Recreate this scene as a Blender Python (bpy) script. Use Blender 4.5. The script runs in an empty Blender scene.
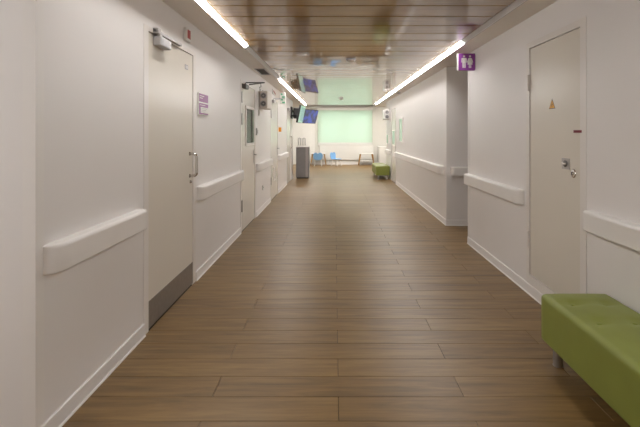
import bpy, bmesh, math, random
from mathutils import Vector, Matrix
random.seed(7)
S = bpy.context.scene
C = S.collection
PI = math.pi

# ------------------------------------------------------------------ camera, world, exposure
CAM_H = 1.36
cam_d = bpy.data.cameras.new('camera')
cam_d.sensor_width = 36.0
cam_d.lens = 24.0
cam_d.shift_x = -14.5 / 640
cam_d.shift_y = -80.0 / 640
cam_d.clip_start = 0.05
cam = bpy.data.objects.new('camera', cam_d)
cam.location = (0, 0, CAM_H)
cam.rotation_euler = (PI / 2, 0, 0)
C.objects.link(cam)
S.camera = cam

W = bpy.data.worlds.new('daylight')
S.world = W
W.use_nodes = True
bg = W.node_tree.nodes['Background']
bg.inputs['Color'].default_value = (0.86, 0.95, 1.0, 1)
bg.inputs['Strength'].default_value = 3.6

S.view_settings.view_transform = 'Standard'
S.view_settings.look = 'None'
S.view_settings.gamma = 1
S.view_settings.use_curve_mapping = False
S.view_settings.exposure = 0.0

LED = 52.0          # lit strips
LED_FILL = 18.0      # added, unseen ceiling panels that brighten the waiting room

# ------------------------------------------------------------------ layout (metres)
XL, XR = -1.2806, 1.6545          # corridor walls
ZC = 2.345                        # ceiling
YB = -1.8                         # back of the lobby
YN = 1.826                        # left corridor corner
YEL, YER = 13.1, 13.6             # corridor ends
YF = 18.7                         # window wall
XFL, XFR = -2.5, 3.2              # waiting room sides
YS = 15.7                         # end of the panel ceiling
PA, PB = 5.284, 6.30              # side passage

# ------------------------------------------------------------------ materials
M = {}
def mat(name, col, rough=0.5, metal=0.0, var=0.03, scale=6.0, bump=0.0, bscale=120.0, emit=None, estr=0.0, coat=0.0, spec=0.5):
    m = bpy.data.materials.new(name); m.use_nodes = True
    nt = m.node_tree; n = nt.nodes; l = nt.links
    b = n['Principled BSDF']
    b.inputs['Roughness'].default_value = rough
    b.inputs['Metallic'].default_value = metal
    b.inputs['Specular IOR Level'].default_value = spec
    b.inputs['Coat Weight'].default_value = coat
    b.inputs['Coat Roughness'].default_value = 0.06
    tc = n.new('ShaderNodeTexCoord')
    nz = n.new('ShaderNodeTexNoise'); nz.inputs['Scale'].default_value = scale; nz.inputs['Detail'].default_value = 3
    l.new(tc.outputs['Object'], nz.inputs['Vector'])
    rp = n.new('ShaderNodeValToRGB')
    rp.color_ramp.elements[0].position = 0.3; rp.color_ramp.elements[1].position = 0.7
    rp.color_ramp.elements[0].color = (*[max(0, c * (1 - var)) for c in col], 1)
    rp.color_ramp.elements[1].color = (*[min(1, c * (1 + var)) for c in col], 1)
    l.new(nz.outputs['Fac'], rp.inputs['Fac'])
    l.new(rp.outputs['Color'], b.inputs['Base Color'])
    if bump > 0:
        n2 = n.new('ShaderNodeTexNoise'); n2.inputs['Scale'].default_value = bscale; n2.inputs['Detail'].default_value = 2
        l.new(tc.outputs['Object'], n2.inputs['Vector'])
        bp = n.new('ShaderNodeBump'); bp.inputs['Strength'].default_value = bump; bp.inputs['Distance'].default_value = 0.002
        l.new(n2.outputs['Fac'], bp.inputs['Height']); l.new(bp.outputs['Normal'], b.inputs['Normal'])
    if emit:
        b.inputs['Emission Color'].default_value = (*emit, 1)
        b.inputs['Emission Strength'].default_value = estr
    M[name] = m
    return m

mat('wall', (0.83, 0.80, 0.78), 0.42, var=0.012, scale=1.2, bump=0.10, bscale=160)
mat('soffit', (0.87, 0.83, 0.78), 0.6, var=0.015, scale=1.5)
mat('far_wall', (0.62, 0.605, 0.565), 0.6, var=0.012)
mat('door_cream', (0.74, 0.69, 0.605), 0.30, var=0.012, scale=2, bump=0.03)
mat('door_white', (0.78, 0.74, 0.67), 0.22, var=0.012, scale=2)
mat('frame', (0.80, 0.76, 0.72), 0.3, var=0.01)
mat('rail', (0.84, 0.81, 0.78), 0.38, var=0.012, scale=4, bump=0.04, bscale=300)
mat('cover_strip', (0.88, 0.86, 0.83), 0.4, var=0.01)
mat('gap', (0.05, 0.045, 0.04), 0.8, var=0.1)
mat('kick', (0.30, 0.27, 0.24), 0.38, metal=0.75, var=0.06, scale=30)
mat('chrome', (0.72, 0.70, 0.68), 0.18, metal=1.0, var=0.03)
mat('brushed', (0.52, 0.50, 0.49), 0.33, metal=0.9, var=0.05, scale=40)
mat('alu', (0.50, 0.49, 0.50), 0.4, metal=0.6, var=0.05, scale=20)
mat('black', (0.02, 0.02, 0.022), 0.4, var=0.2)
mat('dark_grey', (0.16, 0.155, 0.15), 0.5, var=0.1)
mat('white_plastic', (0.80, 0.78, 0.75), 0.35, var=0.01)
mat('grey_print', (0.42, 0.41, 0.43), 0.5, var=0.05)
mat('beige_plastic', (0.72, 0.66, 0.60), 0.4, var=0.02)
mat('purple', (0.25, 0.045, 0.30), 0.35, var=0.04)
mat('sign_purple', (0.29, 0.07, 0.27), 0.4, var=0.06, scale=30)
mat('red', (0.42, 0.03, 0.03), 0.4, var=0.05)
mat('dark_red', (0.22, 0.012, 0.02), 0.45, var=0.05)
mat('amber', (0.80, 0.42, 0.08), 0.45, var=0.05)
mat('orange', (0.90, 0.36, 0.03), 0.4, var=0.03)
mat('exit_green', (0.12, 0.42, 0.24), 0.4, var=0.05)
mat('kiosk', (0.235, 0.222, 0.222), 0.42, var=0.05, scale=15, bump=0.05, bscale=250)
mat('kiosk_trim', (0.38, 0.345, 0.335), 0.35, var=0.03)
mat('blue_plastic', (0.22, 0.47, 0.82), 0.4, var=0.03)
mat('white_paint', (0.76, 0.75, 0.72), 0.4, var=0.01)
mat('beech', (0.36, 0.20, 0.06), 0.45, var=0.18, scale=18)
mat('green_panel', (0.56, 0.74, 0.60), 0.12, var=0.02)
mat('green_reveal', (0.74, 0.86, 0.72), 0.3, var=0.02)
mat('dark_glass', (0.05, 0.045, 0.04), 0.25, var=0.05, spec=0.15)
mat('leather', (0.238, 0.270, 0.052), 0.42, var=0.06, scale=5, bump=0.22, bscale=420)
mat('tv_reflection', (0.02, 0.02, 0.02), 0.1, var=0.05, emit=(0.34, 0.56, 0.42), estr=0.8)  # window reflection on the screen, put in as a pale green glow

# lamp diffuser
def emissive(name, col, s):
    m = mat(name, (0.9, 0.9, 0.9), 0.5, emit=col, estr=s); return m
emissive('led', (1.0, 0.982, 0.962), LED)
emissive('led_fill', (1.0, 0.95, 0.88), LED_FILL)
mat('led_off', (0.60, 0.59, 0.60), 0.35, var=0.02)

# blind cloth: translucent pale green
def blind_mat():
    m = bpy.data.materials.new('blind'); m.use_nodes = True
    nt = m.node_tree; n = nt.nodes; l = nt.links
    n.remove(n['Principled BSDF'])
    tr = n.new('ShaderNodeBsdfTranslucent'); tr.inputs['Color'].default_value = (0.84, 0.935, 0.83, 1)
    di = n.new('ShaderNodeBsdfDiffuse'); di.inputs['Color'].default_value = (0.66, 0.735, 0.65, 1)
    tc = n.new('ShaderNodeTexCoord')
    wv = n.new('ShaderNodeTexNoise'); wv.inputs['Scale'].default_value = 400
    l.new(tc.outputs['Object'], wv.inputs['Vector'])
    mp = n.new('ShaderNodeMapRange'); mp.inputs['To Min'].default_value = 0.42; mp.inputs['To Max'].default_value = 0.52
    l.new(wv.outputs['Fac'], mp.inputs['Value'])
    mx = n.new('ShaderNodeMixShader')
    l.new(mp.outputs['Result'], mx.inputs['Fac']); l.new(tr.outputs[0], mx.inputs[1]); l.new(di.outputs[0], mx.inputs[2])
    l.new(mx.outputs[0], n['Material Output'].inputs['Surface'])
    M['blind'] = m
blind_mat()

def glass_mat():
    m = bpy.data.materials.new('glass'); m.use_nodes = True
    nt = m.node_tree; n = nt.nodes; l = nt.links
    n.remove(n['Principled BSDF'])
    t = n.new('ShaderNodeBsdfTransparent'); t.inputs['Color'].default_value = (0.92, 0.97, 0.94, 1)
    g = n.new('ShaderNodeBsdfGlossy'); g.inputs['Roughness'].default_value = 0.02
    f = n.new('ShaderNodeFresnel'); f.inputs['IOR'].default_value = 1.45
    mx = n.new('ShaderNodeMixShader')
    l.new(f.outputs[0], mx.inputs['Fac']); l.new(t.outputs[0], mx.inputs[1]); l.new(g.outputs[0], mx.inputs[2])
    l.new(mx.outputs[0], n['Material Output'].inputs['Surface'])
    M['glass'] = m
glass_mat()

# wood: grain along X, every board shifted by its own random number
def wood(name, c_dark, c_mid, c_light, rough, spread, gy=14.0, gx=0.9, coat=0.0, bump=0.05, spec=0.5, coat_ior=1.5):
    m = bpy.data.materials.new(name); m.use_nodes = True
    nt = m.node_tree; n = nt.nodes; l = nt.links
    b = n['Principled BSDF']
    b.inputs['Coat IOR'].default_value = coat_ior
    geo = n.new('ShaderNodeNewGeometry'); oi = n.new('ShaderNodeObjectInfo')
    mul = n.new('ShaderNodeVectorMath'); mul.operation = 'MULTIPLY'; mul.inputs[1].default_value = (gx, gy, 1.0)
    l.new(geo.outputs['Position'], mul.inputs[0])
    off = n.new('ShaderNodeMath'); off.operation = 'MULTIPLY'; off.inputs[1].default_value = 57.0
    l.new(oi.outputs['Random'], off.inputs[0])
    cmb = n.new('ShaderNodeCombineXYZ'); l.new(off.outputs[0], cmb.inputs['Z']); l.new(off.outputs[0], cmb.inputs['X'])
    add = n.new('ShaderNodeVectorMath'); add.operation = 'ADD'
    l.new(mul.outputs[0], add.inputs[0]); l.new(cmb.outputs[0], add.inputs[1])
    n1 = n.new('ShaderNodeTexNoise'); n1.inputs['Scale'].default_value = 1.6; n1.inputs['Detail'].default_value = 6
    n1.inputs['Roughness'].default_value = 0.62; n1.inputs['Distortion'].default_value = 0.7
    l.new(add.outputs[0], n1.inputs['Vector'])
    n2 = n.new('ShaderNodeTexNoise'); n2.inputs['Scale'].default_value = 3.6; n2.inputs['Detail'].default_value = 4
    sc = n.new('ShaderNodeVectorMath'); sc.operation = 'MULTIPLY'; sc.inputs[1].default_value = (0.35, 1.0, 1.0)
    l.new(add.outputs[0], sc.inputs[0]); l.new(sc.outputs[0], n2.inputs['Vector'])
    mixf = n.new('ShaderNodeMix'); mixf.data_type = 'FLOAT'; mixf.inputs[0].default_value = 0.35
    l.new(n1.outputs['Fac'], mixf.inputs[2]); l.new(n2.outputs['Fac'], mixf.inputs[3])
    tone = n.new('ShaderNodeMapRange'); tone.inputs['To Min'].default_value = -spread; tone.inputs['To Max'].default_value = spread
    l.new(oi.outputs['Random'], tone.inputs['Value'])
    ad = n.new('ShaderNodeMath'); ad.operation = 'ADD'
    l.new(mixf.outputs[0], ad.inputs[0]); l.new(tone.outputs[0], ad.inputs[1])
    rp = n.new('ShaderNodeValToRGB')
    e = rp.color_ramp.elements
    e[0].position = 0.30; e[0].color = (*c_dark, 1)
    e[1].position = 0.72; e[1].color = (*c_light, 1)
    k = e.new(0.5); k.color = (*c_mid, 1)
    l.new(ad.outputs[0], rp.inputs['Fac']); l.new(rp.outputs['Color'], b.inputs['Base Color'])
    b.inputs['Roughness'].default_value = rough
    b.inputs['Coat Weight'].default_value = coat; b.inputs['Coat Roughness'].default_value = 0.035
    b.inputs['Specular IOR Level'].default_value = spec
    if bump:
        bp = n.new('ShaderNodeBump'); bp.inputs['Strength'].default_value = bump; bp.inputs['Distance'].default_value = 0.002
        l.new(mixf.outputs[0], bp.inputs['Height']); l.new(bp.outputs['Normal'], b.inputs['Normal'])
    M[name] = m
wood('floor_wood', (0.115, 0.063, 0.019), (0.200, 0.115, 0.036), (0.285, 0.176, 0.062), 0.41, 0.055, gy=11.0, gx=1.3, bump=0.12, spec=0.65)
wood('ceiling_wood', (0.185, 0.095, 0.024), (0.250, 0.134, 0.036), (0.325, 0.184, 0.058), 0.35, 0.05, gy=9, gx=0.7, coat=1.0, bump=0.0, spec=0.1, coat_ior=1.62)

# television picture
def tv_mat():
    m = bpy.data.materials.new('tv_picture'); m.use_nodes = True
    nt = m.node_tree; n = nt.nodes; l = nt.links
    b = n['Principled BSDF']; b.inputs['Roughness'].default_value = 0.1
    b.inputs['Base Color'].default_value = (0.02, 0.02, 0.03, 1)
    tc = n.new('ShaderNodeTexCoord'); nz = n.new('ShaderNodeTexNoise'); nz.inputs['Scale'].default_value = 5.0
    nz.inputs['Detail'].default_value = 2
    l.new(tc.outputs['Object'], nz.inputs['Vector'])
    rp = n.new('ShaderNodeValToRGB'); e = rp.color_ramp.elements
    e[0].position = 0.38; e[0].color = (0.10, 0.12, 0.16, 1)
    e[1].position = 0.60; e[1].color = (0.13, 0.20, 0.75, 1)
    k = e.new(0.5); k.color = (0.14, 0.16, 0.45, 1)
    l.new(nz.outputs['Fac'], rp.inputs['Fac']); l.new(rp.outputs['Color'], b.inputs['Emission Color'])
    b.inputs['Emission Strength'].default_value = 0.6
    M['tv_picture'] = m
tv_mat()

# ------------------------------------------------------------------ mesh helpers
def tag(o, label=None, cat=None, group=None, kind=None):
    if label: o['label'] = label
    if cat: o['category'] = cat
    if group: o['group'] = group
    if kind: o['kind'] = kind
    return o

def thing(name, loc=(0, 0, 0), label=None, cat=None, group=None, kind=None):
    o = bpy.data.objects.new(name, None)
    o.empty_display_size = 0.05
    o.location = loc
    C.objects.link(o)
    return tag(o, label, cat, group, kind)

def root_loc(p):
    v = Vector((0, 0, 0))
    while p is not None:
        v += p.location; p = p.parent
    return v

def obj(name, bm, m, parent=None, smooth=False, label=None, cat=None, group=None, kind=None, origin=None):
    """links the bmesh (world coordinates) as one mesh object under parent"""
    bmesh.ops.recalc_face_normals(bm, faces=bm.faces)
    if smooth:
        for f in bm.faces: f.smooth = True
    base = root_loc(parent) if parent is not None else Vector((0, 0, 0))
    if parent is None and origin is not None: base = Vector(origin)
    if base.length > 0: bmesh.ops.translate(bm, verts=bm.verts, vec=-base)
    me = bpy.data.meshes.new(name); bm.to_mesh(me); bm.free()
    if isinstance(m, str): m = M[m]
    me.materials.append(m)
    o = bpy.data.objects.new(name, me)
    C.objects.link(o)
    if parent is not None: o.parent = parent
    elif origin is not None: o.location = origin
    return tag(o, label, cat, group, kind)

def bm_box(x0, x1, y0, y1, z0, z1, bevel=0.0, seg=1, bm=None):
    own = bm is None
    b = bmesh.new()
    r = bmesh.ops.create_cube(b, size=1.0)
    for v in b.verts:
        v.co = Vector((x0 + (v.co.x + .5) * (x1 - x0), y0 + (v.co.y + .5) * (y1 - y0), z0 + (v.co.z + .5) * (z1 - z0)))
    if bevel > 0:
        bmesh.ops.bevel(b, geom=list(b.edges), offset=bevel, segments=seg, affect='EDGES', profile=0.5)
    if own: return b
    merge(bm, b); return bm

def merge(dst, src):
    me = bpy.data.meshes.new('tmp'); src.to_mesh(me); src.free(); dst.from_mesh(me); bpy.data.meshes.remove(me)

def bm_prism(pts, mapf, a, b, bevel=0.0):
    """polygon pts (p,q) extruded from a to b; mapf(p,q,t) -> xyz"""
    bm = bmesh.new()
    va = [bm.verts.new(mapf(p, q, a)) for p, q in pts]
    vb = [bm.verts.new(mapf(p, q, b)) for p, q in pts]
    bm.faces.new(va); bm.faces.new(vb[::-1])
    n = len(pts)
    for i in range(n):
        bm.faces.new((va[i], va[(i + 1) % n], vb[(i + 1) % n], vb[i]))
    if bevel: bmesh.ops.bevel(bm, geom=list(bm.edges), offset=bevel, segments=2, affect='EDGES', profile=0.5)
    return bm

def bm_tube(path, r, n=10, radii=None, cap=True):
    bm = bmesh.new(); path = [Vector(p) for p in path]
    rings = []; up = None
    for i, p in enumerate(path):
        t = (path[min(i + 1, len(path) - 1)] - path[max(i - 1, 0)]).normalized()
        if up is None:
            up = Vector((0, 0, 1)) if abs(t.z) < 0.9 else Vector((1, 0, 0))
        s = t.cross(up)
        if s.length < 1e-6: s = t.orthogonal()
        s.normalize(); up = s.cross(t).normalized()
        rr = radii[i] if radii else r
        rings.append([bm.verts.new(p + (s * math.cos(a) + up * math.sin(a)) * rr) for a in [2 * PI * k / n for k in range(n)]])
    for i in range(len(rings) - 1):
        for k in range(n):
            bm.faces.new((rings[i][k], rings[i][(k + 1) % n], rings[i + 1][(k + 1) % n], rings[i + 1][k]))
    if cap:
        bm.faces.new(rings[0][::-1]); bm.faces.new(rings[-1])
    return bm

def bm_lathe(profile, loc=(0, 0, 0), axis=(0, 0, 1), n=24):
    """profile [(r,h)] turned about axis through loc"""
    bm = bmesh.new(); ax = Vector(axis).normalized()
    u = ax.orthogonal().normalized(); w = ax.cross(u); loc = Vector(loc)
    rings = []
    for r, h in profile:
        if r < 1e-6: rings.append([bm.verts.new(loc + ax * h)])
        else: rings.append([bm.verts.new(loc + ax * h + (u * math.cos(2 * PI * k / n) + w * math.sin(2 * PI * k / n)) * r) for k in range(n)])
    for a, b in zip(rings, rings[1:]):
        for k in range(n):
            k2 = (k + 1) % n
            if len(a) == 1 and len(b) > 1: bm.faces.new((a[0], b[k], b[k2]))
            elif len(b) == 1 and len(a) > 1: bm.faces.new((a[k], a[k2], b[0]))
            elif len(a) > 1: bm.faces.new((a[k], a[k2], b[k2], b[k]))
    if len(rings[0]) > 1: bm.faces.new(rings[0])
    if len(rings[-1]) > 1: bm.faces.new(rings[-1])
    return bm

def bm_cells(us, zs, holes, mapf, t0, t1):
    """slab in the (u,z) plane from t0 to t1 thick with rectangular holes (u0,u1,z0,z1); one connected mesh"""
    us = sorted(set([round(u, 5) for u in us] + [round(h[i], 5) for h in holes for i in (0, 1)]))
    zs = sorted(set([round(z, 5) for z in zs] + [round(h[i], 5) for h in holes for i in (2, 3)]))
    bm = bmesh.new(); V = {}
    def v(i, j, k):
        key = (i, j, k)
        if key not in V: V[key] = bm.verts.new(mapf(us[i], zs[j], t1 if k else t0))
        return V[key]
    nu, nz = len(us) - 1, len(zs) - 1
    def solid(i, j):
        if i < 0 or j < 0 or i >= nu or j >= nz: return False
        cu, cz = (us[i] + us[i + 1]) / 2, (zs[j] + zs[j + 1]) / 2
        return not any(h[0] < cu < h[1] and h[2] < cz < h[3] for h in holes)
    for i in range(nu):
        for j in range(nz):
            if not solid(i, j): continue
            for k in (0, 1):
                bm.faces.new((v(i, j, k), v(i + 1, j, k), v(i + 1, j + 1, k), v(i, j + 1, k)))
            if not solid(i - 1, j): bm.faces.new((v(i, j, 0), v(i, j + 1, 0), v(i, j + 1, 1), v(i, j, 1)))
            if not solid(i + 1, j): bm.faces.new((v(i + 1, j, 0), v(i + 1, j + 1, 0), v(i + 1, j + 1, 1), v(i + 1, j, 1)))
            if not solid(i, j - 1): bm.faces.new((v(i, j, 0), v(i + 1, j, 0), v(i + 1, j, 1), v(i, j, 1)))
            if not solid(i, j + 1): bm.faces.new((v(i, j + 1, 0), v(i + 1, j + 1, 0), v(i + 1, j + 1, 1), v(i, j + 1, 1)))
    return bm

def bm_rounded(lx, ly, lz, r, n=22, fn=None):
    """rounded box centred on the origin"""
    bm = bmesh.new(); bmesh.ops.create_cube(bm, size=2.0)
    bmesh.ops.subdivide_edges(bm, edges=list(bm.edges), cuts=n, use_grid_fill=True)
    h = Vector((lx / 2, ly / 2, lz / 2))
    for v in bm.verts:
        c = Vector([math.copysign(abs(x) ** 0.75, x) for x in v.co])
        p = Vector([c[i] * h[i] for i in range(3)])
        q = Vector([max(-(h[i] - r), min(h[i] - r, p[i])) for i in range(3)])
        d = p - q
        if d.length > 1e-7:
            # push outer shell points on the rounding
            full = Vector([abs(d[i]) / r for i in range(3)])
            d = d.normalized() * r
            v.co = q + d
        else: v.co = p
        if fn: v.co = fn(v.co.copy())
    return bm

def copy_tree(o, parent=None):
    c = o.copy(); C.objects.link(c); c.parent = parent
    for ch in list(o.children): copy_tree(ch, c)
    return c

LW = lambda u, z, t: (XL + t, u, z)        # left wall:  t grows into the corridor
RW = lambda u, z, t: (XR - t, u, z)        # right wall: t grows into the corridor
def side_box(mapf, u0, u1, z0, z1, t0, t1, bevel=0.0, seg=1):
    a = mapf(u0, z0, t0); b = mapf(u1, z1, t1)
    return bm_box(min(a[0], b[0]), max(a[0], b[0]), min(a[1], b[1]), max(a[1], b[1]), z0, z1, bevel, seg)

# ------------------------------------------------------------------ setting: floor
floor = obj('floor', bm_box(-3.4, 3.4, YB - .15, YF + .15, -0.12, -0.007), 'gap', kind='structure',
            label='brown wood-look plank floor running the length of the corridor', cat='floor')
PW, PL = 0.1858, 1.30
Y0 = 2.018
plank_cache = {}
def plank_bm(w, d):
    g = 0.0011
    return bm_box(g, w - g, g, d - g, -0.007, 0.0, 0.0011)
def plank(x0, x1, y, d=PW):
    key = (round(x1 - x0, 4), round(d, 4))
    if key not in plank_cache:
        o = obj('floor_plank', plank_bm(*key), 'floor_wood', floor)
        plank_cache[key] = o.data
    else:
        o = bpy.data.objects.new('floor_plank', plank_cache[key]); C.objects.link(o); o.parent = floor
    o.location = (x0, y, 0)
rest = bmesh.new()
k0 = int((YB - Y0) / PW) - 1
k = k0
n_pl = 0
while Y0 + k * PW < YF:
    ya, yb = max(Y0 + k * PW, YB), min(Y0 + (k + 1) * PW, YF)
    if yb - ya < 0.01: k += 1; continue
    yc = (ya + yb) / 2
    seam = 0.02 if k % 2 == 0 else -0.632
    xl = -3.2 if yc < YN else (XL if yc < YEL else XFL)
    xr = XR if yc < YER else XFR
    if PA < yc < PB: xr = 3.2
    s = seam - 4 * PL
    cuts = [xl]
    while s < xr:
        if s > xl + 0.05 and s < xr - 0.05: cuts.append(s)
        s += PL
    cuts.append(xr)
    for a, b in zip(cuts, cuts[1:]):
        if 1.7 < yc < 13.0 and b > XL and a < XR:
            plank(a, b, ya, yb - ya); n_pl += 1
        else:
            bm_box(a + .001, b - .001, ya + .001, yb - .001, -0.007, 0.0, bm=rest)
    k += 1
obj('plank_field', rest, 'floor_wood', floor, kind='stuff')

# ------------------------------------------------------------------ setting: walls
T = 0.15
D1 = (2.862, 3.925, 2.098); D2 = (5.80, 6.93, 2.10); D3 = (8.50, 9.68, 2.10); D4 = (11.40, 12.45, 2.10)
E1 = (2.80, 3.67); E2 = (11.45, 12.45)
ZT = 2.75
obj('wall_left', bm_cells([YN, YEL], [0, ZC + .1], [(d[0], d[1], 0, d[2]) for d in (D1, D2, D3, D4)], LW, -T, 0), 'wall',
    kind='structure', label='off-white left corridor wall with doors and bumper rails', cat='wall')
obj('wall_lobby_left', bm_box(-3.2, XL - T, YN, YN + T, 0, ZC + .1), 'wall', kind='structure',
    label='off-white wall facing the viewer at the left picture edge', cat='wall')
# near-left return face shares the corner
obj('wall_right', bm_cells([YB, PA], [0, ZC + .1], [(E1[0], E1[1], 0.085, 2.13)], RW, -T, 0), 'wall',
    kind='structure', label='off-white right wall with the utility door beside the bench', cat='wall')
obj('wall_right_far', bm_cells([PB, YER], [0, ZC + .1], [(E2[0], E2[1], 0, 2.10)], RW, -T, 0), 'wall',
    kind='structure', label='off-white right wall beyond the side passage', cat='wall')
obj('wall_passage_far', bm_box(XR + T, 3.2, PB, PB + T, 0, ZC + .1), 'wall', kind='structure',
    label='wall of the side passage facing the viewer under the purple sign', cat='wall')
obj('wall_passage_near', bm_box(XR + T, 3.2, PA - T, PA, 0, ZC + .1), 'wall', kind='structure',
    label='hidden near wall of the side passage', cat='wall')
obj('wall_passage_end', bm_box(3.2, 3.35, PA - T, PB + T, 0, ZC + .1), 'wall', kind='structure',
    label='end wall of the side passage', cat='wall')
obj('wall_lobby_side', bm_box(-3.35, -3.2, YB - T, YN + T, 0, ZC + .1), 'wall', kind='structure', label='side wall of the lobby behind the viewer', cat='wall')
obj('wall_back', bm_box(-3.35, XR + T, YB - T, YB, 0, ZC + .1), 'wall', kind='structure', label='wall behind the viewer', cat='wall')
FW = lambda u, z, t: (u, YF - t, z)
WX0, WX1, WZ0, WZ1 = -0.70, 1.62, 0.87, 2.36
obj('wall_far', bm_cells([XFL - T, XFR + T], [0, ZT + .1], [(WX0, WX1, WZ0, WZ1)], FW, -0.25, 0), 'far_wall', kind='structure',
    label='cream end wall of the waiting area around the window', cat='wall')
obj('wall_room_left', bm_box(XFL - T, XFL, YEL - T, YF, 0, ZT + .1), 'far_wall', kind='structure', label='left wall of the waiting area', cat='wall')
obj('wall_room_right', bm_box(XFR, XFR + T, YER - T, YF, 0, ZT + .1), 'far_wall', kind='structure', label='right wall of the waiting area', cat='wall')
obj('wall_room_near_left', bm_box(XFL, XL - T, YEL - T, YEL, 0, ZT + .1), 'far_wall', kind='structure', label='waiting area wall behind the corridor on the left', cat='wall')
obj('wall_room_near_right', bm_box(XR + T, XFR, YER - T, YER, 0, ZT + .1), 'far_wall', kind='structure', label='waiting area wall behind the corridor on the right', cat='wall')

# ------------------------------------------------------------------ setting: ceiling
CL0, CL1 = -1.037, -0.992        # left lamp step
CR0, CR1 = 1.385, 1.430          # right lamp step
ceil = obj('ceiling', bm_box(-3.35, 3.35, YB - T, YS, ZC + .10, ZC + .22), 'gap', kind='structure',
           label='glossy brown wood-look panel ceiling over the corridor', cat='ceiling')
PH = 0.3137; YJ = 3.710
pc = {}
k = int((YB - YJ) / PH) - 1
while YJ + k * PH < YS:
    ya, yb = max(YJ + k * PH, YB), min(YJ + (k + 1) * PH, YS)
    k += 1
    if yb - ya < .02: continue
    key = round(yb - ya, 4)
    if key not in pc:
        # panel with turned-up edges and a slight crown
        d = key; g = 0.0015
        pts = [(g, .030), (g, .008), (.005, .0022), (.011, 0), (d - .011, 0), (d - .005, .0022), (d - g, .008), (d - g, .030)]
        bm = bm_prism(pts, lambda p, q, t: (t, p, q), CL1 + .001, CR0 - .001)
        o = obj('ceiling_panel', bm, 'ceiling_wood', ceil); pc[key] = o.data
    else:
        o = bpy.data.objects.new('ceiling_panel', pc[key]); C.objects.link(o); o.parent = ceil
    o.location = (0, ya, ZC + .032)
    o.rotation_euler.x = random.uniform(-.003, .003)      # panels never hang perfectly flat
obj('soffit', bm_box(-3.2, CL0, YB, YN, ZC, ZC + .1), 'soffit', ceil)
obj('soffit', bm_box(XL, CL0, YN, YEL, ZC, ZC + .1), 'soffit', ceil)
obj('soffit', bm_box(XFL, CL0, YEL, YS, ZC, ZC + .1), 'soffit', ceil)
obj('soffit', bm_box(CR1, XR, YB, PA, ZC, ZC + .1), 'soffit', ceil)
obj('soffit', bm_box(CR1, 3.2, PA, PB, ZC, ZC + .1), 'soffit', ceil)
obj('soffit', bm_box(CR1, XR, PB, YER, ZC, ZC + .1), 'soffit', ceil)
obj('soffit', bm_box(CR1, XFR, YER, YS, ZC, ZC + .1), 'soffit', ceil)
obj('fascia', bm_box(XFL, XFR, YS, YS + .02, ZC - .004, ZT), 'far_wall', ceil)
obj('ceiling_room', bm_box(XFL - T, XFR + T, YS, YF + .2, ZT - .05, ZT + .1), 'far_wall', kind='structure',
    label='white ceiling of the waiting area', cat='ceiling')

# ------------------------------------------------------------------ linear lamps in their channels
ZP = ZC + .032                   # underside of the panels, a little above the soffits
def lamp_strip(xo, xi, y0, y1, lit, label):
    """strip on the slanted step between soffit (xo, ZC) and panel ceiling (xi, ZP)"""
    t = thing('ceiling_lamp' if lit else 'ceiling_lamp_channel', ((xo + xi) / 2, (y0 + y1) / 2, ZC), label, 'lamp' if lit else 'channel')
    s = 1 if xi > xo else -1
    L = math.hypot(xi - xo, ZP - ZC)
    ux, uz = (xi - xo) / L, (ZP - ZC) / L            # along the slant, soffit to panels
    nx, nz = s * abs(uz), -abs(ux)                   # out of the slant, inwards and down
    P = lambda a, d: (xo + ux * a - nx * d, ZC + uz * a - nz * d)
    w = .004
    pts = [P(0, 0), P(w, 0), P(w, .014), P(L - w, .014), P(L - w, 0), P(L, 0), P(L, .022), P(0, .022)]
    f = lambda p, q, v: (p, v, q)
    obj('channel', bm_prism(pts, f, y0, y1), 'alu', t)
    d0 = .001 if lit else .008
    obj('diffuser', bm_prism([P(w, d0), P(L - w, d0), P(L - w, d0 + .005), P(w, d0 + .005)], f, y0 + .002, y1 - .002), 'led' if lit else 'led_off', t)
lamp_strip(CL0, CL1, 1.92, 4.92, True, 'long lit ceiling light strip above the left door with chrome pull handle')
for yy in (.65,):
    t = thing('ceiling_lamp', (-2.3, yy, ZC), 'lit strip light on the lobby ceiling left of the viewer', 'lamp')
    obj('channel', bm_cells([-3.1, -1.5], [yy - .053, yy + .053], [(-3.092, -1.508, yy - .045, yy + .045)], lambda u, v, q: (u, v, ZC - q), .0, .03), 'alu', t)
    obj('diffuser', bm_box(-3.092, -1.508, yy - .045, yy + .045, ZC - .026, ZC - .004), 'led', t)
lamp_strip(CL0, CL1, -1.08, 1.92, False, 'unlit strip channel over the left side of the lobby behind the viewer')
lamp_strip(CL0, CL1, 4.92, 7.92, False, 'unlit grey strip channel between the two lit left ceiling strips')
lamp_strip(CL0, CL1, 7.92, 15.07, True, 'lit ceiling light strip at the far left, ending by the screens')
lamp_strip(CR1, CR0, -1.8, 1.75, True, 'lit strip over the right side of the lobby behind the viewer')
lamp_strip(CR1, CR0, 1.75, 4.72, False, 'unlit grey strip channel in the right ceiling nearest the viewer')
lamp_strip(CR1, CR0, 4.72, 14.6, True, 'lit ceiling light strip along the right, beginning above the purple sign')
for i, (xa, xb) in enumerate(((-1.6, -.6), (.1, 1.1), (1.7, 2.7))):  # added fill lamps, hidden above the ceiling edge, to brighten the waiting room
    t = thing('added_panel_light', ((xa + xb) / 2, 16.9, ZT - .05), 'added unseen square light panel on the white ceiling of the waiting area, ' + ('leftmost', 'middle', 'rightmost')[i] + ' of three', 'lamp')
    obj('frame', bm_cells([xa, xb], [16.4, 17.4], [(xa + .02, xb - .02, 16.42, 17.38)], lambda u, z, q: (u, z, ZT - .05 - q), 0, .02), 'alu', t)
    obj('diffuser', bm_box(xa + .02, xb - .02, 16.42, 17.38, ZT - .062, ZT - .05), 'led_fill', t)

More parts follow.
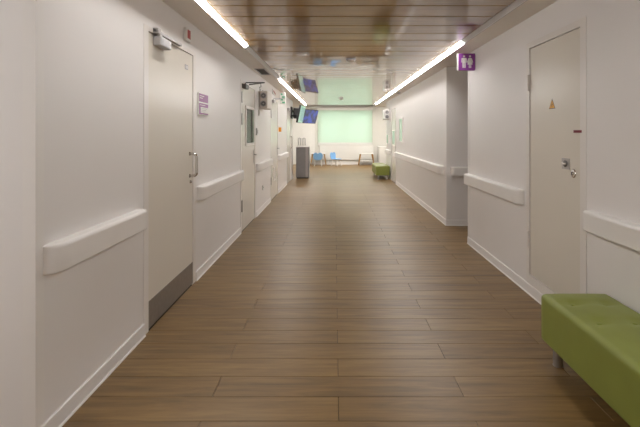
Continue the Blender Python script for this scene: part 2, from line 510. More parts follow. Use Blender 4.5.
# ------------------------------------------------------------------ baseboards
def baseboard(name, mapf, u0, u1, label):
    pts = [(0, 0), (.010, 0), (.010, .080), (.008, .084), (.005, .085), (0, .085)]
    b = obj(name, bm_prism(pts, lambda p, q, t: mapf(t, q, p), u0, u1), 'wall', kind='structure', label=label, cat='baseboard')
    obj('cover_strip', bm_prism([(.010, 0), (.016, 0), (.015, .008), (.010, .011)], lambda p, q, t: mapf(t, q, p), u0, u1), 'cover_strip', b,
        label='white bottom edge strip')
bl = 'baseboard along the left wall, '
baseboard('baseboard_left', LW, YN, D1[0], bl + 'nearest stretch before the first door')
baseboard('baseboard_left', LW, D1[1], D2[0], bl + 'between the first and second door')
baseboard('baseboard_left', LW, D2[1], D3[0], bl + 'between the second and third door')
baseboard('baseboard_left', LW, D3[1], D4[0], bl + 'between the third and fourth door')
baseboard('baseboard_left', LW, D4[1], YEL, bl + 'last stretch at the corridor end')
br = 'baseboard along the right wall, '
baseboard('baseboard_right', RW, YB, PA, br + 'under the utility door and behind the bench')
baseboard('baseboard_right', RW, PB, E2[0], br + 'beyond the side passage')
baseboard('baseboard_right', RW, E2[1], YER, br + 'last stretch behind the far ottoman')
PWM = lambda u, z, t: (u, PB - t, z)
baseboard('baseboard_passage', PWM, XR, 3.2, 'baseboard of the side passage facing the viewer')
baseboard('baseboard_far', FW, XFL, XFR, 'baseboard under the window of the waiting area')
LNM = lambda u, z, t: (u, YN - t, z)
baseboard('baseboard_lobby', LNM, -3.2, XL, 'baseboard of the wall at the left picture edge')

# ------------------------------------------------------------------ corner guards
def guard(name, cx, cy, sx, sy, label):
    """L-shaped guard on an outside corner; the arms run to cx+sx*.05 and cy+sy*.05, the faces stand out on the other side"""
    t = .003; w = .052
    # corner of the wall at (cx,cy); wall body lies towards (+sx,+sy)
    pts = [(cx - sx * t, cy - sy * t), (cx + sx * w, cy - sy * t), (cx + sx * w, cy), (cx, cy), (cx, cy + sy * w), (cx - sx * t, cy + sy * w)]
    obj(name, bm_prism(pts, lambda p, q, z: (p, q, z), 0.086, ZC), 'rail', kind='structure', label=label, cat='corner guard')
guard('trim_1', XL, YN, -1, 1, 'vertical plastic corner guard at the left picture edge')
guard('trim_2', XR, PB, 1, 1, 'vertical plastic corner guard on the far corner of the side passage')
guard('trim_3', XR, PA, 1, -1, 'vertical plastic corner guard on the near corner of the side passage')

# ------------------------------------------------------------------ bumper handrails
def rail_profile(p, z0, z1, s=1.0):
    out = [(0, z0)]
    def arc(cx, cz, r, a0, a1, n):
        return [(cx + r * math.cos(math.radians(a0 + (a1 - a0) * i / n)), cz + r * math.sin(math.radians(a0 + (a1 - a0) * i / n))) for i in range(n + 1)]
    out += arc(p - .012, z0 + .012, .012, -90, 0, 4)
    out += arc(p - .020, z1 - .020, .020, 0, 90, 6)
    out += [(0, z1)]
    return [(a * s, b) for a, b in out]

def bm_loft(sections):
    bm = bmesh.new()
    rings = [[bm.verts.new(c) for c in s] for s in sections]
    n = len(rings[0])
    for a, b in zip(rings, rings[1:]):
        for k in range(n):
            bm.faces.new((a[k], a[(k + 1) % n], b[(k + 1) % n], b[k]))
    bm.faces.new(rings[0][::-1]); bm.faces.new(rings[-1])
    return bm

def handrail(mapf, u0, u1, label, c0=.105, c1=.03, p=.065, z0=.737, z1=.868):
    mid = mapf((u0 + u1) / 2, z0, 0)
    t = thing('bumper_handrail', mid, label, 'handrail', 'bumper handrails along the corridor walls')
    g = .0012
    sec = lambda u, s, pp=p: [mapf(u, z, w) for w, z in rail_profile(pp, z0, z1, s)]
    obj('rail_body', bm_loft([sec(u0 + c0 + g, 1), sec(u1 - c1 - g, 1)]), 'rail', t)
    def cap(ua, ub, n=9):
        # ua = wall end, ub = joint
        ss = []
        for i in range(n + 1):
            q = i / n
            tt = 1 - math.cos(q * PI / 2)        # denser at the wall end
            s = max(0.03, (1 - (1 - tt) ** 2.2) ** (1 / 2.2))
            prof = rail_profile(p + .0008, z0 - .0008, z1 + .0008, s)
            e = (1 - s) * .006
            prof = [(w, z - e if z > (z0 + z1) / 2 else z + e) for w, z in prof]
            ss.append([mapf(ua + (ub - ua) * tt, z, w) for w, z in prof])
        b = bm_loft(ss)
        o = obj('end_cap', b, 'rail', t)
        for f in o.data.polygons: f.use_smooth = len(f.vertices) == 4
        try: o.data.set_sharp_from_angle(angle=math.radians(35))
        except Exception: pass
    if c0 > 0: cap(u0, u0 + c0)
    if c1 > 0: cap(u1, u1 - c1)
    return t
handrail(LW, 1.869, 2.795, 'white bumper handrail on the left wall nearest the viewer, before the first door')
handrail(LW, 3.96, 5.775, 'white bumper handrail on the left wall below the purple room sign')
handrail(LW, 6.95, 8.45, 'white bumper handrail on the left wall between the windowed door and the next door')
handrail(LW, 9.72, 11.37, 'farthest white bumper handrail on the left wall')
handrail(RW, 1.0, 2.75, 'white bumper handrail on the right wall above the near green bench', .105, .02)
handrail(RW, 3.72, 5.27, 'white bumper handrail on the right wall between utility door and side passage')
handrail(RW, 6.46, 11.40, 'long white bumper handrail on the right wall beyond the side passage', .12, .03)
handrail(RW, 12.50, 13.55, 'short white bumper handrail on the right wall above the far ottoman')
handrail(PWM, XR + .055, 3.15, 'white bumper handrail inside the side passage facing the viewer', .06, .03)

# ------------------------------------------------------------------ doors
def door_base(name, mapf, y0, y1, z0, z1, jamb0, jamb1, head, leaf_mat, label, sill=0.0, frame_t=.003, leaf_t=-.004, hole=None):
    c = mapf((y0 + y1) / 2, z0, 0)
    d = thing(name, c, label, 'door', kind='structure')
    ly0, ly1, lz0, lz1 = y0 + jamb0, y1 - jamb1, z0 + sill, z1 - head
    holes = [(ly0, ly1, lz0 if sill > 0 else z0 - .01, lz1)]
    obj('door_frame', bm_cells([y0, y1], [z0, z1], holes, mapf, -.10, frame_t), 'frame', d)
    obj('rebate', side_box(mapf, y0, y1, z0, z1, -.14, -.06), 'gap', d)
    g = .004
    a, b, c0, c1 = ly0 + g, ly1 - g, lz0 + (.006 if sill == 0 else g), lz1 - g
    if hole:
        leaf = obj('door_leaf', bm_cells([a, b], [c0, c1], [hole], mapf, -.045, leaf_t), leaf_mat, d)
    else:
        leaf = obj('door_leaf', side_box(mapf, a, b, c0, c1, -.045, leaf_t, .002), leaf_mat, d)
    return d, leaf, (a, b, c0, c1)

def hinge(mapf, u, z, t, parent, m='brushed', h=.12, r=.008, plate=.022):
    o = obj('hinge', bm_tube([mapf(u, z - h / 2, t + r), mapf(u, z + h / 2, t + r)], r, 10), m, parent)
    obj('hinge_plate', side_box(mapf, u - plate, u + plate, z - h * .46, z + h * .46, t - .002, t + .003), m, o)

def pull_handle(mapf, u, z0, z1, t, parent, out=.055, r=.009, lean=0.0):
    pts = []
    R = .03
    pts.append((u, z0, t))
    for i in range(5):
        a = PI / 2 * i / 4
        pts.append((u, z0 + R - R * math.cos(a), t + out - R + R * math.sin(a)))
    for i in range(5):
        a = PI / 2 * i / 4
        pts.append((u, z1 - R + R * math.sin(a), t + out - R + R * math.cos(a)))
    pts.append((u, z1, t))
    h = obj('pull_handle', bm_tube([mapf(*p) for p in pts], r, 12), 'chrome', parent, smooth=True, label='chrome D-shaped pull handle')
    ax = Vector(mapf(0, 0, 1)) - Vector(mapf(0, 0, 0))
    for z in (z0, z1):
        obj('rosette', bm_lathe([(.017, 0), (.017, .005), (.014, .008), (.009, .008)], mapf(u, z, t), ax, 16), 'chrome', parent)
    return h

def lever_handle(mapf, u, z, t, parent, dirn=-1):
    p = obj('handle_plate', side_box(mapf, u - .02, u + .02, z - .14, z + .07, t, t + .008, .003), 'brushed', parent)
    obj('lever', bm_tube([mapf(u, z, t), mapf(u, z, t + .045), mapf(u + dirn * .012, z, t + .055), mapf(u + dirn * .12, z, t + .055)], .009, 10), 'brushed', parent, smooth=True)

# --- door 1: cream flush door with kick plate
d, leaf, (a, b, c0, c1) = door_base('door_1', LW, D1[0], D1[1], 0, D1[2], .070, .062, .032, 'door_cream',
                                    'cream flush door with chrome pull handle and metal kick plate, first on the left')
obj('kick_plate', side_box(LW, a, b, c0 + .004, .20, -.004, -.0015), 'kick', leaf, label='brushed grey metal kick plate')
pull_handle(LW, 3.775, .985, 1.180, -.004, leaf, out=.065, r=.0125)
obj('lock_cylinder', bm_lathe([(.014, 0), (.014, .006), (.010, .016), (.0, .017)], LW(3.79, .932, -.004), (1, 0, 0), 18), 'chrome', leaf)
# closer on the leaf, slide rail on the head
cl = obj('closer_body', side_box(LW, 3.015, 3.215, 1.985, 2.050, -.004, .055, .008, 2), 'alu', leaf, label='silver overhead door closer')
obj('closer_cap', side_box(LW, 3.035, 3.075, 2.050, 2.068, .012, .042, .003), 'brushed', leaf)
obj('slide_rail', side_box(LW, 3.00, 3.50, 2.074, 2.096, .003, .030, .003), 'alu', d)
obj('rail_bracket', side_box(LW, 3.00, 3.045, 2.066, 2.106, .003, .044, .004), 'brushed', d)
pl = obj('door_plate', side_box(LW, 3.665, 3.735, 1.915, 1.955, -.004, -.002), 'grey_print', leaf, label='tiny grey door plate')
obj('plate_mark', side_box(LW, 3.675, 3.695, 1.922, 1.948, -.002, -.0014), 'white_plastic', leaf)
obj('plate_mark', side_box(LW, 3.705, 3.725, 1.922, 1.948, -.002, -.0014), 'white_plastic', leaf)

# --- door 2: with vision window
hole2 = (6.14, 6.78, 1.18, 1.765)
d, leaf, (a, b, c0, c1) = door_base('door_2', LW, D2[0], D2[1], 0, D2[2], .07, .07, .04, 'door_white',
                                    'off-white door with tall glazed vision window, second on the left', hole=(6.18, 6.74, 1.22, 1.725))
wf = obj('window_frame', bm_cells([hole2[0], hole2[1]], [hole2[2], hole2[3]], [(6.18, 6.74, 1.22, 1.725)], LW, -.045, .010), 'frame', leaf)
obj('pane', side_box(LW, 6.18, 6.74, 1.22, 1.725, -.022, -.016), 'dark_glass', leaf)
obj('window_reveal', side_box(LW, 6.725, 6.74, 1.22, 1.725, -.016, .008), 'green_reveal', leaf, label='pale green edge of the vision window')
for z in (1.86, 1.56, .36): hinge(LW, 5.868, z, .002, d, h=.16)
lever_handle(LW, 6.76, 1.03, -.004, leaf)
obj('closer_body', side_box(LW, 5.92, 6.12, 1.99, 2.05, -.004, .055, .006), 'dark_grey', leaf)
obj('closer_arm', bm_tube([LW(6.0, 2.06, .03), LW(6.02, 2.078, .03), LW(6.02, 2.078, .29), LW(6.33, 2.085, .02)], .009, 8), 'dark_grey', d)

# --- door 3
d, leaf, (a, b, c0, c1) = door_base('door_3', LW, D3[0], D3[1], 0, D3[2], .07, .07, .04, 'door_white',
                                    'off-white glossy door with small lower vent, third on the left')
for z in (1.75, .40): hinge(LW, 8.568, z, .002, d, h=.16)
lever_handle(LW, 9.52, 1.03, -.004, leaf)
obj('closer_body', side_box(LW, 8.66, 8.90, 1.99, 2.05, -.004, .06, .006), 'alu', leaf)
obj('closer_arm', bm_tube([LW(8.75, 2.06, .03), LW(8.76, 2.078, .03), LW(8.76, 2.078, .26), LW(9.05, 2.085, .02)], .009, 8), 'alu', d)
vf = obj('vent_frame', bm_cells([8.92, 9.24], [.36, .64], [(8.94, 9.22, .38, .62)], LW, -.004, .006), 'rail', leaf)
for i in range(6):
    obj('vent_slat', side_box(LW, 8.94, 9.22, .385 + i * .04, .41 + i * .04, -.004, .003), 'frame', leaf)

# --- door 4
d, leaf, (a, b, c0, c1) = door_base('door_4', LW, D4[0], D4[1], 0, D4[2], .06, .06, .04, 'door_white',
                                    'off-white door with long pull handle, farthest on the left')
pull_handle(LW, 12.2, .95, 1.27, -.004, leaf, out=.07, r=.012)
obj('closer_body', side_box(LW, 11.60, 11.85, 1.99, 2.06, -.004, .06, .006), 'alu', leaf)

# --- right utility door (raised sill)
d, leaf, (a, b, c0, c1) = door_base('door_5', RW, E1[0], E1[1], .085, 2.13, .070, .052, .050, 'door_cream',
                                    'cream utility door with warning triangle on the right, behind the bench', sill=.078)
for z in (1.79, .465): hinge(RW, 3.622, z, .002, d, m='frame', h=.135, r=.009, plate=.014)
ax = (-1, 0, 0)
lp = obj('latch_plate', side_box(RW, 3.005, 3.105, 1.105, 1.183, -.004, .001), 'brushed', leaf, label='square metal latch plate')
obj('latch_knob', bm_lathe([(.024, 0), (.024, .006), (.016, .012), (0, .013)], RW(3.055, 1.144, .001), ax, 18), 'dark_grey', leaf)
obj('latch_lever', side_box(RW, 3.025, 3.085, 1.138, 1.150, .010, .018, .003), 'brushed', leaf)
obj('lock_rosette', bm_lathe([(.031, 0), (.031, .004), (.027, .008), (.015, .009), (.012, .014), (0, .015)], RW(2.957, 1.083, -.004), ax, 22), 'chrome', leaf, label='round chrome lock rosette')
obj('key_slot', side_box(RW, 2.953, 2.961, 1.072, 1.094, .010, .012), 'black', leaf)

# --- right far door
d, leaf, (a, b, c0, c1) = door_base('door_6', RW, E2[0], E2[1], 0, 2.10, .06, .06, .04, 'door_white',
                                    'off-white door with pale green vision panel far along the right wall')
obj('vision_frame', bm_cells([11.62, 12.22], [1.02, 1.46], [(11.66, 12.18, 1.05, 1.43)], RW, -.004, .01), 'frame', leaf)
obj('vision_pane', side_box(RW, 11.66, 12.18, 1.05, 1.43, -.004, .004), 'green_panel', leaf)
lever_handle(RW, 11.58, 1.0, -.004, leaf, 1)

# --- double door of the waiting area
d = thing('door_7', (-1.43, YF, 0), 'white double door with two pull handles on the far wall', 'door', kind='structure')
obj('door_frame', bm_cells([-1.99, -.87], [0, 2.12], [(-1.94, -.92, -.01, 2.07)], FW, 0, .03), 'white_paint', d)
for xa, xb, hx in ((-1.938, -1.432, -1.53), (-1.428, -.922, -1.33)):
    lf = obj('door_leaf', side_box(FW, xa, xb, .006, 2.066, .002, .02, .002), 'white_paint', d)
    arch = [(hx - .05, .84)] + [(hx - .05 * math.cos(PI * i / 8), 1.12 + .05 * math.sin(PI * i / 8)) for i in range(9)] + [(hx + .05, .84)]
    obj('pull_handle', bm_tube([FW(p, q, .036) for p, q in arch], .016, 10), 'alu', lf, smooth=True)

# ------------------------------------------------------------------ window with roller blind
w = thing('window_1', ((WX0 + WX1) / 2, YF, WZ0), 'wide window with white frame behind a green blind', 'window', kind='structure')
xm = (WX0 + WX1) / 2
obj('window_frame', bm_cells([WX0, WX1], [WZ0, WZ1], [(WX0 + .06, xm - .035, WZ0 + .06, WZ1 - .06), (xm + .035, WX1 - .06, WZ0 + .06, WZ1 - .06)], FW, -.23, -.17), 'white_paint', w)
obj('pane', side_box(FW, WX0 + .06, xm - .035, WZ0 + .06, WZ1 - .06, -.205, -.199), 'glass', w)
obj('pane', side_box(FW, xm + .035, WX1 - .06, WZ0 + .06, WZ1 - .06, -.205, -.199), 'glass', w)
obj('window_sill', side_box(FW, WX0 - .06, WX1 + .06, .835, .868, -.17, .05, .006, 2), 'white_paint', w)
rb = thing('roller_blind', (xm, YF - .05, 2.4), 'pale green roller blind lit from behind, pulled down over the window', 'blind')
obj('cloth', side_box(FW, WX0 - .03, WX1 + .03, .95, 2.39, .050, .0512), 'blind', rb)
obj('cassette', side_box(FW, WX0 - .06, WX1 + .06, 2.375, 2.455, .005, .085, .012, 2), 'white_paint', rb)
obj('bottom_bar', side_box(FW, WX0 - .03, WX1 + .03, .870, .965, .052, .062, .003), 'white_paint', rb)

# ------------------------------------------------------------------ wall fittings on the left
def room_sign():
    t = thing('room_sign', LW(4.14, 1.53, 0), 'purple and white room sign on the left wall beside the first door', 'sign')
    y0, y1, z0, z1 = 3.985, 4.285, 1.535, 1.745
    obj('backing', side_box(LW, y0, y1, z0, z1, 0, .012, .002), 'white_plastic', t)
    obj('header_band', side_box(LW, y0 + .012, y1 - .006, 1.662, 1.738, .012, .0135), 'sign_purple', t)
    obj('lower_band', side_box(LW, y0 + .012, y1 - .006, z0 + .008, 1.648, .012, .0135), 'sign_purple', t)
    card = obj('name_card', side_box(LW, y0 + .05, y1 - .006, z0 + .022, 1.612, .0135, .016), 'white_plastic', t)
    for i in range(3):
        obj('card_line', side_box(LW, y0 + .07, y1 - .05 - .03 * i, 1.598 - i * .016, 1.602 - i * .016, .016, .0164), 'grey_print', card)
    for i, (l0, l1) in enumerate(((.03, .16), (.03, .12))):
        obj('header_line', side_box(LW, y0 + l0, y0 + l1, 1.715 - i * .02, 1.721 - i * .02, .0135, .0139), 'white_plastic', t)
    obj('lower_line', side_box(LW, y0 + .03, y0 + .2, 1.628, 1.634, .0135, .0139), 'white_plastic', t)
room_sign()
t = thing('alarm_indicator', LW(3.69, 2.16, 0), 'small white box with red panel high on the left wall above the first door', 'indicator')
obj('housing', side_box(LW, 3.625, 3.755, 2.155, 2.265, 0, .022, .004), 'white_plastic', t)
obj('red_panel', side_box(LW, 3.655, 3.725, 2.178, 2.252, .022, .025, .001), 'red', t)

# grille in the left soffit
t = thing('ceiling_vent', (-1.14, 6.8, ZC), 'dark slotted air vent in the left ceiling strip above the windowed door', 'vent')
zm = lambda u, z, q: (u, z, ZC - q)
obj('vent_frame', bm_cells([-1.225, -1.055], [6.48, 7.13], [(-1.205, -1.075, 6.50, 7.11)], zm, 0, .006), 'alu', t)
obj('vent_backing', bm_box(-1.205, -1.075, 6.50, 7.11, ZC - .001, ZC), 'gap', t)
for i in range(5):
    y = 6.53 + i * .122
    obj('vent_slat', bm_box(-1.205, -1.075, y, y + .045, ZC - .006, ZC - .002), 'dark_grey', t)

# air steriliser cabinet with two fans in its end
def steriliser(mapf, y0, length, z0, w, h, label, m='beige_plastic'):
    t = thing('air_steriliser', mapf(y0 + length / 2, z0, 0), label, 'air cleaner', 'wall-mounted air sterilisers')
    obj('cabinet', side_box(mapf, y0, y0 + length, z0, z0 + h, .012, w, .016, 2), m, t)
    for u in (y0 + .12, y0 + length - .12):
        obj('wall_bracket', side_box(mapf, u - .02, u + .02, z0 + .05, z0 + h + .05, 0, .013), 'alu', t)
    for z in (z0 + h * .27, z0 + h * .73):
        c = mapf(y0, z, w / 2 + .005); r = w * .34
        ring = obj('fan_ring', bm_lathe([(r * .72, 0), (r * .78, .006), (r, .006), (r, 0)], c, (0, -1, 0), 20), 'grey_print', t)
        obj('fan_disc', bm_lathe([(r * .74, 0.0005), (r * .74, .003), (0, .003)], c, (0, -1, 0), 20), 'dark_grey', t)
        obj('fan_hub', bm_lathe([(r * .3, .003), (r * .3, .006), (0, .007)], c, (0, -1, 0), 14), 'grey_print', t)
steriliser(LW, 7.2, .5, 1.785, .15, .295, 'beige twin-fan air steriliser box on the left wall beside the windowed door')
steriliser(RW, 12.75, .5, 1.78, .16, .30, 'white twin-fan air steriliser box high on the right wall near the far end', 'white_plastic')
t = obj('card_reader', side_box(LW, 6.945, 7.02, 1.33, 1.45, 0, .025, .005), 'white_plastic', label='small white switch box on the left wall beside the windowed door', cat='switch', origin=LW(6.98, 1.33, 0))
obj('button', side_box(LW, 6.965, 7.0, 1.36, 1.42, .025, .029, .002), 'grey_print', t)
t = obj('wall_switch', side_box(LW, 7.16, 7.24, 1.66, 1.76, 0, .02, .004), 'white_plastic', label='white switch on the left wall under the beige air steriliser', cat='switch', origin=LW(7.2, 1.66, 0))
obj('rocker', side_box(LW, 7.175, 7.225, 1.675, 1.745, .02, .024, .002), 'rail', t)
t = obj('cable_hook', bm_tube([LW(7.1, 2.2, 0), LW(7.1, 2.2, .05), LW(7.1, 2.14, .06), LW(7.1, 2.12, .03)], .008, 8), 'alu', label='small metal hook on the left wall above the beige air steriliser', cat='hook', smooth=True)
t = obj('power_socket', side_box(LW, 7.55, 7.66, .36, .44, 0, .014, .004), 'white_plastic', label='white power socket low on the left wall under the handrail', cat='socket', origin=LW(7.6, .36, 0))
for u in (7.585, 7.625):
    obj('socket_hole', bm_lathe([(.012, 0), (.012, .001), (0, .001)], LW(u, .40, .014), (1, 0, 0), 12), 'dark_grey', t)
t = thing('exit_sign', (-1.13, 9.35, 2.0), 'green and white exit sign box hanging by the third door on the left', 'sign')
obj('case', bm_box(-1.19, -1.07, 9.33, 9.37, 2.0, 2.26, .004), 'white_plastic', t)
obj('hanger', bm_tube([(-1.13, 9.35, 2.26), (-1.13, 9.35, ZC)], .008, 8), 'alu', t)
for (xa, xb, za, zb) in ((-1.175, -1.135, 2.20, 2.235), (-1.15, -1.085, 2.14, 2.175), (-1.175, -1.125, 2.08, 2.115), (-1.145, -1.085, 2.02, 2.055)):
    obj('sign_mark', bm_box(xa, xb, 9.328, 9.33, za, zb), 'exit_green', t)
t = thing('wall_sign', LW(9.0, 2.18, 0), 'small white and red sign high on the left wall above the third door', 'sign')
obj('sign_plate', side_box(LW, 8.75, 9.25, 2.17, 2.28, 0, .015, .003), 'white_plastic', t)
obj('red_band', bm_prism([(8.82, 2.235), (8.86, 2.26), (9.18, 2.215), (9.14, 2.19)], lambda p, q, r: LW(p, q, r), .015, .0165), 'red', t)
t = obj('call_box', side_box(LW, 9.76, 9.83, 1.40, 1.50, 0, .06, .006), 'orange', label='small orange call box on the left wall after the third door', cat='call box', origin=LW(9.8, 1.4, 0))
obj('push_button', bm_lathe([(.02, 0), (.02, .008), (0, .010)], LW(9.795, 1.45, .06), (1, 0, 0), 14), 'white_plastic', t)

# ------------------------------------------------------------------ wall fittings on the right
t = thing('toilet_sign', (1.55, 5.0, 2.10), 'purple projecting sign with white man and woman symbols', 'sign')
obj('sign_box', bm_box(1.452, 1.648, 5.0, 5.045, 2.102, 2.298, .002), 'purple', t)
obj('side_trim', bm_box(1.447, 1.452, 5.0, 5.045, 2.102, 2.298), 'white_plastic', t)
obj('wall_mount', bm_box(1.648, XR, 5.005, 5.04, 2.12, 2.28), 'alu', t)
def symbol(name, cx, woman):
    yf = 5.0
    pts = []
    if not woman:
        pts = [(-.026, .055), (.026, .055), (.030, .048), (.030, .002), (.021, .002), (.021, .035), (.018, .035), (.018, -.062), (.003, -.062), (.003, -.005), (-.003, -.005), (-.003, -.062), (-.018, -.062), (-.018, .035), (-.021, .035), (-.021, .002), (-.030, .002), (-.030, .048)]
    else:
        pts = [(-.016, .055), (.016, .055), (.022, .048), (.036, .004), (.028, .000), (.017, .034), (.030, -.022), (.014, -.022), (.014, -.062), (.003, -.062), (.003, -.022), (-.003, -.022), (-.003, -.062), (-.014, -.062), (-.014, -.022), (-.030, -.022), (-.017, .034), (-.028, .000), (-.036, .004), (-.022, .048)]
    f = lambda p, q, s: (cx + p, yf - s, 2.19 + q)
    body = obj(name, bm_prism(pts, f, 0, .0015), 'white_plastic', t)
    obj('symbol_head', bm_lathe([(.0125, 0), (.0125, .0015), (0, .0015)], (cx, yf, 2.19 + .074), (0, -1, 0), 16), 'white_plastic', body)
symbol('man_symbol', 1.518, False)
symbol('woman_symbol', 1.588, True)

t = thing('warning_sign', RW(3.25, 1.55, 0), 'yellow triangular electrical warning sticker on the utility door', 'sign')
yc, zc = 3.251, 1.548
f = lambda p, q, s: RW(yc + p, zc + q, -.004 + s)
obj('sign_border', bm_prism([(-.048, 0), (.048, 0), (0, .078)], f, 0, .001), 'dark_grey', t)
obj('sign_face', bm_prism([(-.040, .005), (.040, .005), (0, .069)], f, .001, .0016), 'amber', t)
obj('lightning_mark', bm_prism([(.004, .050), (-.010, .028), (.001, .030), (-.003, .012), (.010, .034), (-.001, .032)], f, .0016, .0020), 'dark_grey', t)
obj('seal_tape', side_box(RW, 2.850, 2.945, 1.365, 1.383, -.004, .005), 'dark_red', label='dark red seal tape across the edge of the utility door', cat='tape', origin=RW(2.9, 1.365, 0))

t = thing('information_panel', RW(10.5, 1.14, 0), 'tall pale green panel in a slim frame on the right wall above the long handrail', 'panel')
obj('panel_frame', bm_cells([10.23, 10.80], [1.14, 1.75], [(10.26, 10.77, 1.17, 1.72)], RW, 0, .03), 'rail', t)
obj('panel_face', side_box(RW, 10.26, 10.77, 1.17, 1.72, 0, .018), 'green_panel', t)
t = thing('notice_board', RW(13.1, 1.03, 0), 'small pale green notice board at the far end of the right wall', 'panel')
obj('panel_frame', bm_cells([12.95, 13.50], [1.03, 1.35], [(12.98, 13.47, 1.06, 1.32)], RW, 0, .02), 'rail', t)
obj('panel_face', side_box(RW, 12.98, 13.47, 1.06, 1.32, 0, .012), 'green_panel', t)

# ------------------------------------------------------------------ smoke detectors and sprinkler
def detector(x, y, label, r=.068):
    t = thing('smoke_detector', (x, y, ZC + .032), label, 'smoke detector', 'smoke detectors on the panel ceiling')
    obj('base', bm_lathe([(r, 0), (r, .012), (r * .95, .016)], (x, y, ZC + .032), (0, 0, -1), 28), 'grey_print', t, smooth=False)
    obj('dome', bm_lathe([(r * .9, .016), (r * .86, .028), (r * .6, .040), (r * .3, .046), (0, .047)], (x, y, ZC + .032), (0, 0, -1), 28), 'beige_plastic', t, smooth=True)
detector(.222, 5.82, 'round smoke detector on the ceiling, the nearer of two')
detector(.186, 12.3, 'round smoke detector on the ceiling, the farther of two')
t = thing('ceiling_sensor', (1.54, 10.26, ZC), 'small round grey sensor on the right ceiling strip', 'sensor')
obj('sensor_body', bm_lathe([(.045, 0), (.045, .012), (.03, .022), (0, .024)], (1.54, 10.26, ZC), (0, 0, -1), 20), 'grey_print', t)

# ------------------------------------------------------------------ televisions
def television(name, c, az, tilt, w, h, screen, label, bracket):
    """az: angle of the screen normal from -Y towards +X"""
    t = thing(name, c, label, 'television')
    R = Matrix.Rotation(math.radians(az), 4, 'Z') @ Matrix.Rotation(math.radians(tilt), 4, 'X')
    def put(nm, bm, m, par):
        bm.transform(Matrix.Translation(Vector(c)) @ R)
        return obj(nm, bm, m, par)
    put('housing', bm_box(-w / 2, w / 2, -.012, .045, -h / 2, h / 2, .006), 'black', t)
    put('screen', bm_box(-w / 2 + .012, w / 2 - .012, -.014, -.012, -h / 2 + .016, h / 2 - .012), screen, t)
    put('back_bulge', bm_box(-w * .3, w * .3, .045, .085, -h * .3, h * .25, .01), 'black', t)
    for i, (p, q, r) in enumerate(bracket):
        obj('bracket_arm', bm_tube([p, q], r, 8), 'black', t)
    return t
tv1 = television('television', (-.972, 12.55, 1.925), 84, 12, .74, .52, 'tv_reflection', 'television with a pale green reflection painted on its screen, seen almost edge-on at the left wall',
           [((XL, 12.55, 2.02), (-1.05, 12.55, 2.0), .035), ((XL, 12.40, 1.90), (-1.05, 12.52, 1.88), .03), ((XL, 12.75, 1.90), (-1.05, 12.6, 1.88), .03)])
obj('bracket_plate', bm_box(XL, XL + .04, 12.40, 12.80, 1.80, 2.14, .004), 'black', tv1)
obj('bracket_body', bm_box(-1.20, -1.045, 12.46, 12.62, 1.80, 2.10, .01), 'black', tv1)
tv2 = television('television', (-.757, 13.35, 1.888), 62, 16, .80, .44, 'tv_picture', 'television showing a blue picture, on an arm behind the first television',
           [((XL + .01, 12.98, 1.93), (-.84, 13.38, 1.90), .025)])
obj('bracket_plate', bm_box(XL, XL + .03, 12.90, 13.06, 1.84, 2.02, .004), 'black', tv2)

# ------------------------------------------------------------------ grey kiosk at the corridor end
t = thing('grey_cabinet', (-.97, 13.05, 0), 'tall dark grey metal cabinet standing at the left end of the corridor', 'cabinet')
kx0, kx1, ky0, ky1 = -1.165, -.775, 12.90, 13.30
obj('body', bm_box(kx0, kx1 - .10, ky0, ky1, .03, .935, .006), 'kiosk', t)
obj('side_column', bm_box(kx1 - .10, kx1 - .03, ky0 + .004, ky1, .03, .935, .006), 'kiosk_trim', t)
obj('edge_column', bm_box(kx1 - .03, kx1, ky0 + .002, ky1, .03, .935, .004), 'kiosk', t)
obj('top', bm_box(kx0 - .005, kx1 + .005, ky0 - .006, ky1 + .005, .935, .957, .004), 'kiosk_trim', t)
obj('plinth', bm_box(kx0 + .02, kx1 - .02, ky0 + .02, ky1 - .02, 0, .03), 'black', t)

# ------------------------------------------------------------------ green benches
def make_bench(L, label):
    """bench with its back on x=+w/2, centred on the origin in x,y"""
    wd, z0, z1 = .405, .12, .402
    t = thing('green_bench', (0, 0, 0), label, 'bench', 'green padded benches')
    tu = []
    ny = max(3, int(round(L / .27)))
    for i in range(ny):
        for x in (-.095, .085):
            tu.append((x, -L / 2 + L * (i + .75) / (ny + .5)))
    H = z1 - z0
    def fn(p):
        if p.z > 0:
            q = (p.z / (H / 2))
            ed = min(1.0, max(0, (wd / 2 - abs(p.x)) / .12)) * min(1.0, max(0, (L / 2 - abs(p.y)) / .12))
            dz = .010 * ed
            for (tx, ty) in tu:
                d2 = (p.x - tx) ** 2 + (p.y - ty) ** 2
                dz -= .014 * math.exp(-d2 / .0016) + .006 * math.exp(-abs(p.y - ty) ** 2 / .0003) * math.exp(-(p.x - tx) ** 2 / .012)
            p.z += dz * q
        return p
    bm = bm_rounded(wd, L, H, .030, 34, fn)
    bmesh.ops.translate(bm, verts=bm.verts, vec=(0, 0, (z0 + z1) / 2))
    obj('cushion', bm, 'leather', t, smooth=True)
    for (tx, ty) in tu:
        obj('tuft_button', bm_lathe([(.012, -.006), (.012, -.002), (.008, .001), (0, .002)], (tx, ty, z1 - .004), (0, 0, 1), 12), 'leather', t, smooth=True)
    for sx in (-1, 1):
        for sy in (-1, 1):
            c = (sx * (wd / 2 - .075), sy * (L / 2 - .075), 0)
            lg = obj('leg', bm_lathe([(.029, 0), (.029, .004), (.027, .005), (.027, .14)], c, (0, 0, 1), 18), 'brushed', t, smooth=False)
    return t
b1 = make_bench(1.30, 'long green padded bench with short metal legs in the near right corner')
b1.location = (1.233 + .205, 2.575 - .65, 0)
b2 = make_bench(1.40, 'green padded ottoman bench far down the corridor against the right wall')
b2.location = (1.226 + .200, 12.55 + .70, 0)

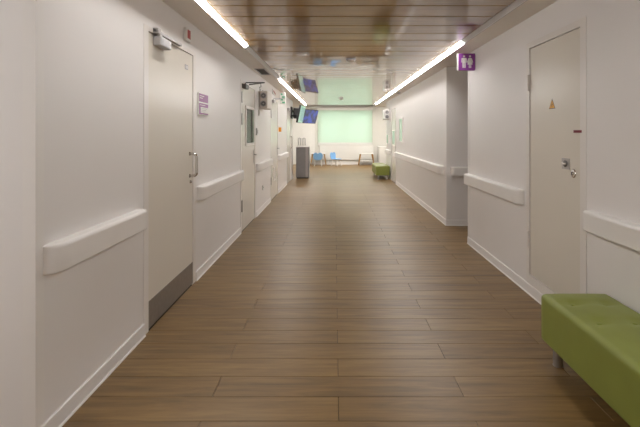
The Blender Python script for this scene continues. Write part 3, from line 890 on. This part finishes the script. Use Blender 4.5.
# ------------------------------------------------------------------ children's corner
def kids_chair(loc, rot, label):
    """faces -Y locally"""
    t = thing('child_chair', (0, 0, 0), label, 'chair', 'blue children chairs')
    obj('seat', bm_box(-.16, .16, -.16, .15, .275, .300, .010, 2), 'blue_plastic', t)
    # backrest outline: two lobes like ears with a dip between them
    pts = []
    n = 40
    for i in range(n):
        a = 2 * PI * i / n
        x = .195 * math.copysign(abs(math.cos(a)) ** .75, math.cos(a))
        z = .160 * math.copysign(abs(math.sin(a)) ** .60, math.sin(a))
        if z > 0: z -= .045 * math.exp(-(x / .05) ** 2)
        else: x *= .95
        pts.append((x, z + .415))
    obj('backrest', bm_prism(pts, lambda p, q, s: (p, .15 + s + (q - .30) * .12, q), 0, .022), 'blue_plastic', t)
    obj('apron', bm_box(-.14, .14, -.14, .14, .245, .275, .004), 'white_paint', t)
    for sx in (-1, 1):
        for sy in (-1, 1):
            obj('leg', bm_tube([(sx * .12, sy * .11, .25), (sx * .15, sy * .15, 0)], .02, 10, radii=[.024, .016]), 'white_paint', t)
    t.location = loc; t.rotation_euler = (0, 0, math.radians(rot))
    return t
kids_chair((-.69, 17.85, 0), 180, 'small blue child chair seen from behind at the left low table')
kids_chair((.08, 17.95, 0), 55, 'small blue child chair turned sideways beneath the window')

def kids_table(loc, label, shelf):
    t = thing('child_table', (0, 0, 0), label, 'table', 'low children tables')
    obj('table_top', bm_box(-.30, .30, -.22, .22, .49, .515, .008, 2), 'white_paint', t)
    for sx in (-1, 1):
        for sy in (-1, 1):
            obj('leg', bm_tube([(sx * .25, sy * .16, .49), (sx * .33, sy * .20, 0)], .02, 10, radii=[.026, .016]), 'beech', t)
    if shelf:
        obj('shelf', bm_box(-.27, .27, -.17, .17, .17, .20, .005), 'white_paint', t)
    t.location = loc
    return t
kids_table((-.69, 18.30, 0), 'low white table with wooden legs behind the left blue chair', False)
kids_table((1.36, 18.25, 0), 'low white table with splayed wooden legs and shelf under the right of the window', True)

# radiator cover and low cabinet
t = thing('radiator', (.46, YF, .2), 'long flat white radiator panel below the window', 'radiator')
obj('panel', side_box(FW, -.65, 1.70, .205, .832, .024, .042, .006, 2), 'white_paint', t)
for i in range(2):
    obj('wall_bracket', side_box(FW, -.3 + i * 1.5, -.26 + i * 1.5, .3, .7, .0215, .025), 'alu', t)
for i in range(2):
    obj('foot', side_box(FW, -.3 + i * 1.5, -.26 + i * 1.5, 0, .22, .03, .05), 'white_paint', t)
t = thing('low_cabinet', (2.25, 18.4, 0), 'white low cabinet in the far right corner of the waiting area', 'cabinet')
obj('body', bm_box(1.90, 2.60, 18.16, 18.66, .06, .78, .004), 'white_paint', t)
obj('top', bm_box(1.88, 2.62, 18.14, 18.67, .78, .805, .004), 'white_paint', t)
obj('plinth', bm_box(1.93, 2.57, 18.2, 18.64, 0, .06), 'kiosk_trim', t)
for xa, xb in ((1.905, 2.247), (2.253, 2.595)):
    dr = obj('cabinet_door', bm_box(xa, xb, 18.145, 18.16, .07, .77, .003), 'white_paint', t)
    xx = xb - .04 if xa < 2 else xa + .04
    obj('door_knob', bm_lathe([(.01, 0), (.012, .02), (0, .022)], (xx, 18.145, .5), (0, -1, 0), 12), 'chrome', dr)
print('planks', n_pl)
